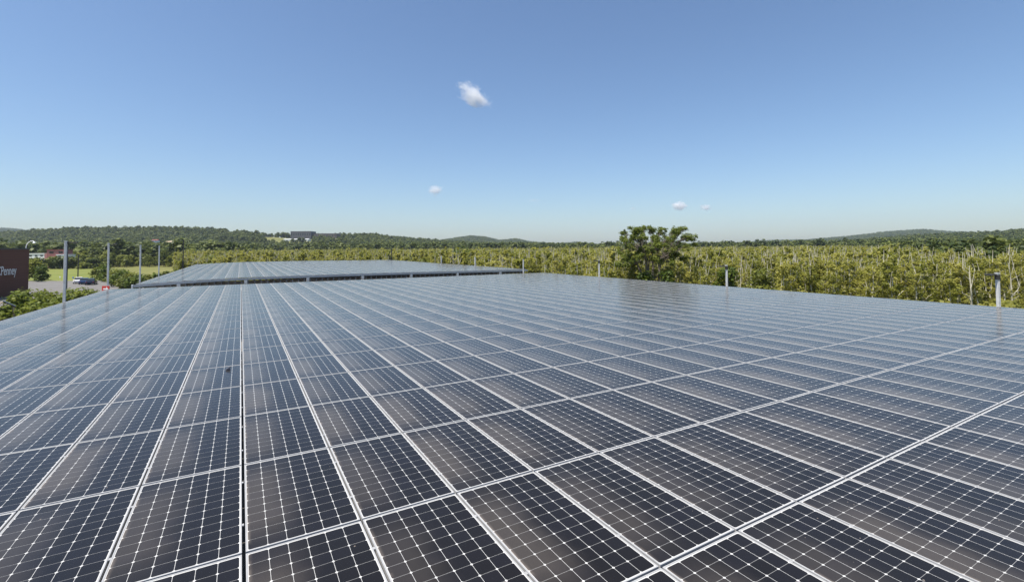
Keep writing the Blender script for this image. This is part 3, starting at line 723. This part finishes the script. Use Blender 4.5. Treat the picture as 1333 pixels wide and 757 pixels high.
post('lamp_post', 28.3, 2.5, DECK + 1.42, 'pale lamp post at the right edge of the photo with dark head', True, GR, turn=math.pi * 0.86, sleeve=True)
post('lamp_post', 28.45, 15.75, DECK + 1.38, 'pale lamp post in front of the round bush', True, GR, turn=math.pi * 0.86, sleeve=True)
post('lamp_post', 28.3, 28.7, DECK + 1.5, 'pale lamp post left of the lone spreading tree', True, GR, turn=math.pi * 0.86, sleeve=True)
q = at(681, 52.5); post('plain_post', q.x, q.y, zrow(681, 337.5, 52.5), 'pale post between the two canopies at their right ends', False, GR)
q = at(618.5, 68); post('plain_post', q.x, q.y, zrow(618.5, 334.5, 68), 'pale post in front of the wide leafy tree behind the far canopy', False, GR, w=0.16)
q = at(574.5, 81); post('plain_post', q.x, q.y, zrow(574.5, 333.5, 81), 'farthest pale post behind the right slope of the far canopy', False, GR, w=0.16)
q = at(88.5, 97); post('street_lamp', q.x, q.y, zrow(88.5, 314, 97), 'dark car park lamp right beside the tallest pale post', True, 'dark lamps in the car park', 'dark', 0.2, turn=-0.6)
q = at(103, 122); post('street_lamp', q.x, q.y, zrow(103, 331, 122), 'dark car park lamp left of the blue car', False, 'dark lamps in the car park', 'dark', 0.2)
q = at(240, 72); post('street_lamp', q.x - 0.1, q.y, zrow(240, 312, 72), 'dark pole behind the left side of the far canopy', False, 'dark lamps in the car park', 'dark', 0.14)
q = at(510, 106); post('street_lamp', q.x, q.y, zrow(510, 323.5, 106), 'dark pole behind the far right corner of the far canopy', False, 'dark lamps in the car park', 'dark', 0.18)
q = at(318, 118); post('street_lamp', q.x, q.y, zrow(318, 325, 118), 'thin pale pole behind the middle of the far canopy', False, None, 'galv', 0.1)

# ---------------------------------------------------------------- brick store
A0 = rad(12); DIR = Vector((math.sin(A0), math.cos(A0), 0)); NRM = Vector((DIR.y, -DIR.x, 0))
corner = at(39, 88); ztop = 8.42
bl = empty('store_building', corner, -A0)                    # local +y runs along the lettered wall, +x out of it
tag(bl, 'dark brown brick store with white lettering at the left edge', 'building')
b = MB().box((-20, -32, (ztop - 0.25) / 2), (40, 64, ztop - 0.25)); b.build('wall', M['brick'], bl)
MB().box((0.0, -32, ztop - 0.125), (0.16, 64.16, 0.25)).build('coping', M['dark'], bl)
MB().box((-20, -32, ztop - 0.235), (39.6, 63.6, 0.03)).build('roof', M['kerb'], bl)
fc = bpy.data.curves.new('lettering', 'FONT'); fc.body = 'JCPenney'; fc.size = 2.0; fc.extrude = 0.012; fc.space_character = 1.0; fc.align_x = 'RIGHT'
fo = bpy.data.objects.new('lettering', fc); COL.objects.link(fo)
bpy.context.view_layer.update()
tm = bpy.data.meshes.new_from_object(fo.evaluated_get(bpy.context.evaluated_depsgraph_get()))
bpy.data.objects.remove(fo)
tm.materials.clear(); tm.materials.append(M['white'])
tx = link('lettering', tm, bl)
# find where along the wall the last letter ends (photo column 21)
def along(px):
    for k in range(4000):
        s = -k * 0.02; w_ = corner + DIR * s
        if project((w_.x, w_.y, 5))[0] <= px: return s
    return -80
s1 = along(20.6)
w_ = corner + DIR * s1; dpt = project((w_.x, w_.y, 5))[2]
tx.location = (0.09, s1, zrow(20, 356.8, dpt)); tx.rotation_euler = (rad(90), 0, rad(90)); tx.scale = (0.66, 1.12, 1)
# small things on its roof
w_ = corner + DIR * along(4.5) - NRM * 1.0
v = empty('roof_vent', (w_.x, w_.y, ztop - 0.22)); tag(v, 'small white cone-topped vent on the roof of the brick store', 'vent')
MB().tube([(0, 0, 0), (0, 0, 0.45)], [0.28, 0.26], 6).build('duct', M['white'], v); MB().tube([(0, 0, 0.451), (0, 0, 0.9)], [0.32, 0.1], 6).build('hood', M['white'], v)
w_ = corner - DIR * 0.35 - NRM * 0.3
v = empty('gooseneck_lamp', (w_.x, w_.y, ztop - 0.22), math.atan2(RGT[1], RGT[0])); tag(v, 'white gooseneck lamp arching off the roof corner of the brick store', 'lamp')
arc = [(0, 0, 0), (0, 0, 0.55), (0.12, 0, 0.95), (0.42, 0, 1.32), (0.8, 0, 1.55), (1.2, 0, 1.56), (1.42, 0, 1.45)]
MB().tube(arc, [0.06] * 7, 6).build('arm', M['white'], v, smooth=True); MB().tube([(1.42, 0, 1.46), (1.46, 0, 1.3), (1.48, 0, 1.16)], [0.08, 0.18, 0.24], 6).build('lamp_shade', M['white'], v)

# little gabled shelter in the shrubs in front of the store
q = at(7, 38); ang = math.atan2(RGT[1], RGT[0])
sh = empty('gabled_shelter', q, rad(17.3)); tag(sh, 'dark-roofed gabled shelter with tan trim among the shrubs at the left edge', 'shelter')
zr = zrow(7, 391.5, 38)
for s in (-1, 1):
    r_ = MB(); yy0, yy1 = 0.0, 1.3; hw = 0.72
    z1, z0 = zr, zr - 0.5
    r_.add([(0, yy0, z1), (s * hw, yy0, z0), (s * hw, yy1, z0), (0, yy1, z1), (0, yy0, z1 - .06), (s * hw, yy0, z0 - .06), (s * hw, yy1, z0 - .06), (0, yy1, z1 - .06)], [(0, 1, 2, 3), (4, 7, 6, 5), (0, 4, 5, 1), (1, 5, 6, 2), (2, 6, 7, 3)])
    r_.build('roof_slope', M['roofdark'], sh)
    MB().tube([(0, yy0 - .03, z1 - .02), (s * hw, yy0 - .03, z0 - .02)], [0.045, 0.045], 4).build('fascia_board', M['tan'] if s < 0 else M['dark'], sh)
    for yy in (0.15, 1.15): MB().box((s * 0.6, yy, (z0 - 0.02) / 2), (0.12, 0.12, z0 - 0.02)).build('post', M['tan'], sh)

# red arrow sign at the canopy corner
q = at(139.5, 34.2, 0)
sg = empty('arrow_sign', (q.x, q.y, 0), math.atan2(RGT[1], RGT[0])); tag(sg, 'red sign with white arrow at the far left corner of the near panels', 'sign')
zc = zrow(139.5, 375.6, 34.2)
MB().box((0, 0, zc), (0.54, 0.03, 0.42)).build('board', M['red'], sg, bevel=0.005)
MB().box((0, 0.05, zc / 2 - 0.1), (0.06, 0.06, zc - 0.1)).build('post', M['galv'], sg)
ar = MB().box((-0.06, -0.019, zc), (0.22, 0.006, 0.09))
ar.add([(0.05, -0.022, zc - 0.15), (0.2, -0.022, zc), (0.05, -0.022, zc + 0.15), (0.05, -0.016, zc - 0.15), (0.2, -0.016, zc), (0.05, -0.016, zc + 0.15)], [(0, 1, 2, 2), (3, 5, 4, 4), (0, 3, 4, 1), (1, 4, 5, 2), (2, 5, 3, 0)])
ar.build('arrow', M['white'], sg)

# ---------------------------------------------------------------- cars on the lot
def loft(mb, stations):
    """closed body lofted through cross-sections (lists of equal length)"""
    n_ = len(stations[0]); v = [p for s in stations for p in s]; f = []
    for i in range(len(stations) - 1):
        for k in range(n_): f.append((i * n_ + k, i * n_ + (k + 1) % n_, (i + 1) * n_ + (k + 1) % n_, (i + 1) * n_ + k))
    mb.add(v, f)
    for base in (0, (len(stations) - 1) * n_):
        mb.add([v[base + k] for k in range(n_)], [(0, k, k + 1, k + 1) for k in range(1, n_ - 1)])
    return mb
def car(name, loc, rz, paint, label, group):
    root = empty(name, loc, rz); tag(root, label, 'car', group)
    def sec(x, w, z0, z1): return [(x, -w, z0), (x, -w * 1.02, (z0 + z1) / 2), (x, -w * 0.9, z1), (x, w * 0.9, z1), (x, w * 1.02, (z0 + z1) / 2), (x, w, z0)]
    body = loft(MB(), [sec(-2.25, .72, .38, .72), sec(-2.1, .84, .28, .92), sec(-1.2, .88, .24, .96), (sec(0, .9, .22, .95)), sec(1.1, .88, .24, .92), sec(2.0, .82, .28, .78), sec(2.22, .70, .36, .62)])
    body.build('body', paint, root, smooth=False, bevel=0.03)
    cab = loft(MB(), [sec(-1.75, .72, .93, .95), sec(-1.05, .68, .95, 1.40), sec(-.1, .68, .95, 1.45), sec(.55, .68, .94, 1.36), sec(1.25, .74, .90, .93)])
    cab.build('cabin_glass', M['glass'], root, bevel=0.02)
    loft(MB(), [sec(-1.06, .60, 1.39, 1.43), sec(-.1, .62, 1.43, 1.48), sec(.56, .60, 1.35, 1.39)]).build('roof', paint, root, bevel=0.01)
    for x in (-1.35, 1.35):
        for s in (-1, 1):
            wh = MB().tube([(x, s * 0.72, 0.32), (x, s * 0.92, 0.32)], [0.32, 0.32], 12).build('wheel', M['tyre'], root)
            MB().tube([(x, s * 0.915, 0.32), (x, s * 0.935, 0.32)], [0.19, 0.19], 12).build('rim', M['galv'], wh)
    for s in (-1, 1):
        MB().box((2.17, s * 0.55, .62), (.1, .3, .12)).build('headlight', M['lens'], root)
        MB().box((-2.22, s * 0.6, .68), (.1, .26, .12)).build('tail_light', M['red'], root)
    return root
fa = math.atan2(RGT[1], RGT[0])
car('parked_car', at(120.5, 111), 1.66, M['carnavy'], 'dark navy car at the right end of the three parked before the lawn', 'cars parked at the lawn')
car('parked_car', at(112.2, 113), 1.66, M['carblue'], 'mid blue car between the white and the navy one', 'cars parked at the lawn')
car('parked_car', at(104.8, 116), 1.66, M['white'], 'white car at the left end of the three before the lawn', 'cars parked at the lawn')

# small signs along the lawn
def road_sign(px, dp, py, mat, label, size=0.5, shape=6):
    q = at(px, dp); z = zrow(px, py, dp)
    s = empty('road_sign', q, fa); tag(s, label, 'sign')
    MB().box((0, 0, (z + 0.1) / 2), (0.06, 0.06, z + 0.1)).build('post', M['galv'], s)
    if shape == 6: MB().tube([(0, -0.06, z), (0, -0.032, z)], [size / 2, size / 2], 6).build('board', M[mat], s)
    else: MB().box((0, -0.045, z), (size, 0.03, size * 1.2)).build('board', M[mat], s)
road_sign(80, 128, 360.2, 'white', 'small white sign on the lawn left of the tallest pale post', 0.45)
road_sign(134, 127, 362, 'white', 'round white sign left of the post behind the red arrow sign', 0.5)
road_sign(156, 106, 363, 'white', 'round white sign in the bank right of the red arrow sign', 0.45)
road_sign(53, 124, 360, 'white', 'white rectangular sign by the tree at the brick store', 0.42, 4)
road_sign(97, 126, 361, 'blue', 'small blue sign on the lawn left of the orange one', 0.34, 4)
road_sign(106, 126, 361, 'orange', 'small orange sign behind the blue car', 0.5, 6)

# ---------------------------------------------------------------- far buildings
def house(name, px, dp, py_base, w, d, h, rh, wall, roof, label, rz=0.0, win=3, group=None):
    z0 = zrow(px, py_base, dp); q = at(px, dp, 0)
    zt = float(terrain(px, dp)); zb = min(zt - 0.3, z0)
    r = empty(name, (q.x, q.y, zb), fa + rz); tag(r, label, 'building', group); H = z0 + h - zb
    MB().box((0, 0, H / 2), (w, d, H)).build('wall', M[wall], r)
    rf = MB()
    if rh:
        o_ = 0.4; a, b_ = w / 2 + o_, d / 2 + o_
        rf.add([(-a, -b_, H), (a, -b_, H), (a, b_, H), (-a, b_, H), (-a, 0, H + rh), (a, 0, H + rh)], [(0, 1, 5, 4), (2, 3, 4, 5), (0, 4, 3, 3), (1, 2, 5, 5), (0, 3, 2, 1)])
    else: rf.box((0, 0, H + 0.15), (w + 0.4, d + 0.4, 0.3))
    rf.build('roof', M[roof], r)
    for k in range(win):
        x = (k + 0.5) / win * w - w / 2
        MB().box((x, -d / 2 - 0.02, H - h * 0.45), (w / win * 0.45, 0.08, h * 0.35)).build('window', M['glass'], r)
    return r
house('pink_building', 79, 226, 331.8, 7.0, 6, 2.4, 0, 'pink', 'redroof', 'pink red building with dark flat roof among the trees above the lawn', 0.3, 2)
house('pale_building', 87, 221, 334.5, 5, 4, 1.0, 0, 'white', 'white', 'low white building right below the pink red one', 0.1, 2)
house('pale_building', 53, 226, 335, 9.5, 7, 1.7, 0, 'white', 'white', 'long low white building left of the pink red one', 0.1, 4)
house('office_block', 395, 950, 309.5, 40, 25, 12.5, 0, 'greywall', 'roofdark', 'dark grey office block on the ridge skyline', 0, 9)
house('office_block', 425, 960, 310, 48, 25, 9.0, 0, 'brownwall', 'roofdark', 'lower brown office block right of the grey one on the ridge', 0.05, 9)
house('office_block', 326, 955, 310, 78, 20, 4.2, 0, 'greywall', 'roofdark', 'long low dark building in the trees left of the ridge offices', 0, 12)
house('warehouse', 387, 890, 314.0, 46, 14, 3.6, 1.2, 'white', 'white', 'long white shed on the slope below the ridge offices', 0, 0)
house('warehouse', 432, 900, 312.5, 26, 12, 2.2, 0.8, 'cream', 'cream', 'pale shed right of the long white one below the ridge', 0, 0)
house('barn', 483, 520, 327.5, 7, 8, 2.8, 1.6, 'white', 'white', 'white gabled barn at the foot of the wooded ridge', -0.4, 1)
house('cottage', 222, 560, 318, 7, 7, 2.6, 1.6, 'cream', 'tan', 'beige roofed cottage in the woods behind the far canopy', 0.3, 2)
house('cottage', 203, 580, 315.5, 6, 7, 2.4, 1.4, 'white', 'redroof', 'small white cottage left of the beige one in the woods', 0.3, 2)
house('cottage', 1107, 1050, 319.5, 11, 9, 4.6, 3.0, 'white', 'white', 'white house on the right hillside', -0.3, 2)
house('cottage', 637, 700, 326.5, 5, 5, 2.4, 1.4, 'white', 'white', 'tiny white house at the foot of the hill above the wide leafy tree', 0, 1)
house('cottage', 571, 640, 333, 6, 5, 2.6, 1.4, 'cream', 'white', 'tiny pale house left of the wide leafy tree', 0, 1)
sheet_z = None
# ---------------------------------------------------------------- clouds
def cloud_mat(dens):
    m = bpy.data.materials.new('cloud_vapour'); m.use_nodes = True; n = m.node_tree.nodes; l = m.node_tree.links
    n.remove(n['Principled BSDF'])
    pv = n.new('ShaderNodeVolumePrincipled'); pv.inputs['Color'].default_value = (1, 1, 1, 1); pv.inputs['Anisotropy'].default_value = 0.2
    tc = n.new('ShaderNodeTexCoord'); nz = n.new('ShaderNodeTexNoise'); nz.inputs['Scale'].default_value = 4.2; nz.inputs['Detail'].default_value = 8; nz.inputs['Roughness'].default_value = 0.68
    oi = n.new('ShaderNodeObjectInfo'); ad = n.new('ShaderNodeVectorMath'); ad.operation = 'ADD'
    l.new(tc.outputs['Generated'], ad.inputs[0]); l.new(oi.outputs['Location'], ad.inputs[1]); l.new(ad.outputs[0], nz.inputs['Vector'])
    # thin out towards the outside of the puff
    mp = n.new('ShaderNodeVectorMath'); mp.operation = 'SUBTRACT'; mp.inputs[1].default_value = (.5, .5, .5); l.new(tc.outputs['Generated'], mp.inputs[0])
    ln = n.new('ShaderNodeVectorMath'); ln.operation = 'LENGTH'; l.new(mp.outputs[0], ln.inputs[0])
    a = n.new('ShaderNodeMath'); a.operation = 'MULTIPLY_ADD'; a.inputs[1].default_value = -1.15; a.inputs[2].default_value = 0.12; l.new(ln.outputs['Value'], a.inputs[0])
    b_ = n.new('ShaderNodeMath'); b_.operation = 'ADD'; l.new(a.outputs[0], b_.inputs[0]); l.new(nz.outputs['Fac'], b_.inputs[1])
    r = n.new('ShaderNodeMapRange'); r.inputs['From Min'].default_value = 0.27; r.inputs['From Max'].default_value = 0.50; r.inputs['To Max'].default_value = dens; l.new(b_.outputs[0], r.inputs['Value'])
    l.new(r.outputs['Result'], pv.inputs['Density']); l.new(pv.outputs[0], n['Material Output'].inputs['Volume'])
    return m
def cloud(px, py, wpx, hpx, label, dens, lean=0.0):
    dp = 5200.0
    d = ROT @ np.array([(px - CX) / FOC, 1.0, -(py - CY) / FOC]); c = EYE + Vector((d * dp).tolist())
    w_, h_ = wpx / FOC * dp, hpx / FOC * dp
    mb = MB(); dirs = ico_dirs(160)
    # a convex puff shell around the vapour
    import bmesh
    bm = bmesh.new(); bmesh.ops.create_icosphere(bm, subdivisions=3, radius=0.5)
    me = bpy.data.meshes.new('cloud'); bm.to_mesh(me); bm.free(); me.materials.append(cloud_mat(dens))
    o = link('cloud', me); o.location = c; o.scale = (w_, w_ * 0.6, h_)
    o.rotation_mode = 'ZYX'; o.rotation_euler = (0, lean, fa)
    tag(o, label, 'cloud'); return o
cloud(617, 125, 74, 38, 'larger wispy white cloud high in the middle of the sky', 0.017, 0.75)
cloud(567, 248, 30, 22, 'small white puff of cloud above the far canopy', 0.03)
cloud(884, 268, 33, 19, 'small flat-based white puff above the lone tree', 0.05)
cloud(919, 270, 24, 13, 'tiny white puff right of the one above the lone tree', 0.035)
cloud(824, 271, 18, 9, 'faint cloud wisp left of the puff above the lone tree', 0.008)
cloud(696, 261, 36, 10, 'faint thin cloud streak between the two small puffs', 0.0025)

# ---------------------------------------------------------------- haze
hz = MB().box((EYE.x, EYE.y, 99.0), (7400, 7400, 202.0)).build('haze', bpy.data.materials.new('haze_air'))
hm = hz.data.materials[0]; hm.use_nodes = True; hn = hm.node_tree.nodes; hn.remove(hn['Principled BSDF'])
hv = hn.new('ShaderNodeVolumePrincipled'); hv.inputs['Color'].default_value = (0.74, 0.85, 1.0, 1); hv.inputs['Density'].default_value = 0.00009; hv.inputs['Anisotropy'].default_value = 0.2
hm.node_tree.links.new(hv.outputs[0], hn['Material Output'].inputs['Volume'])
tag(hz, 'thin pale summer haze over the valley', 'haze', kind='stuff')
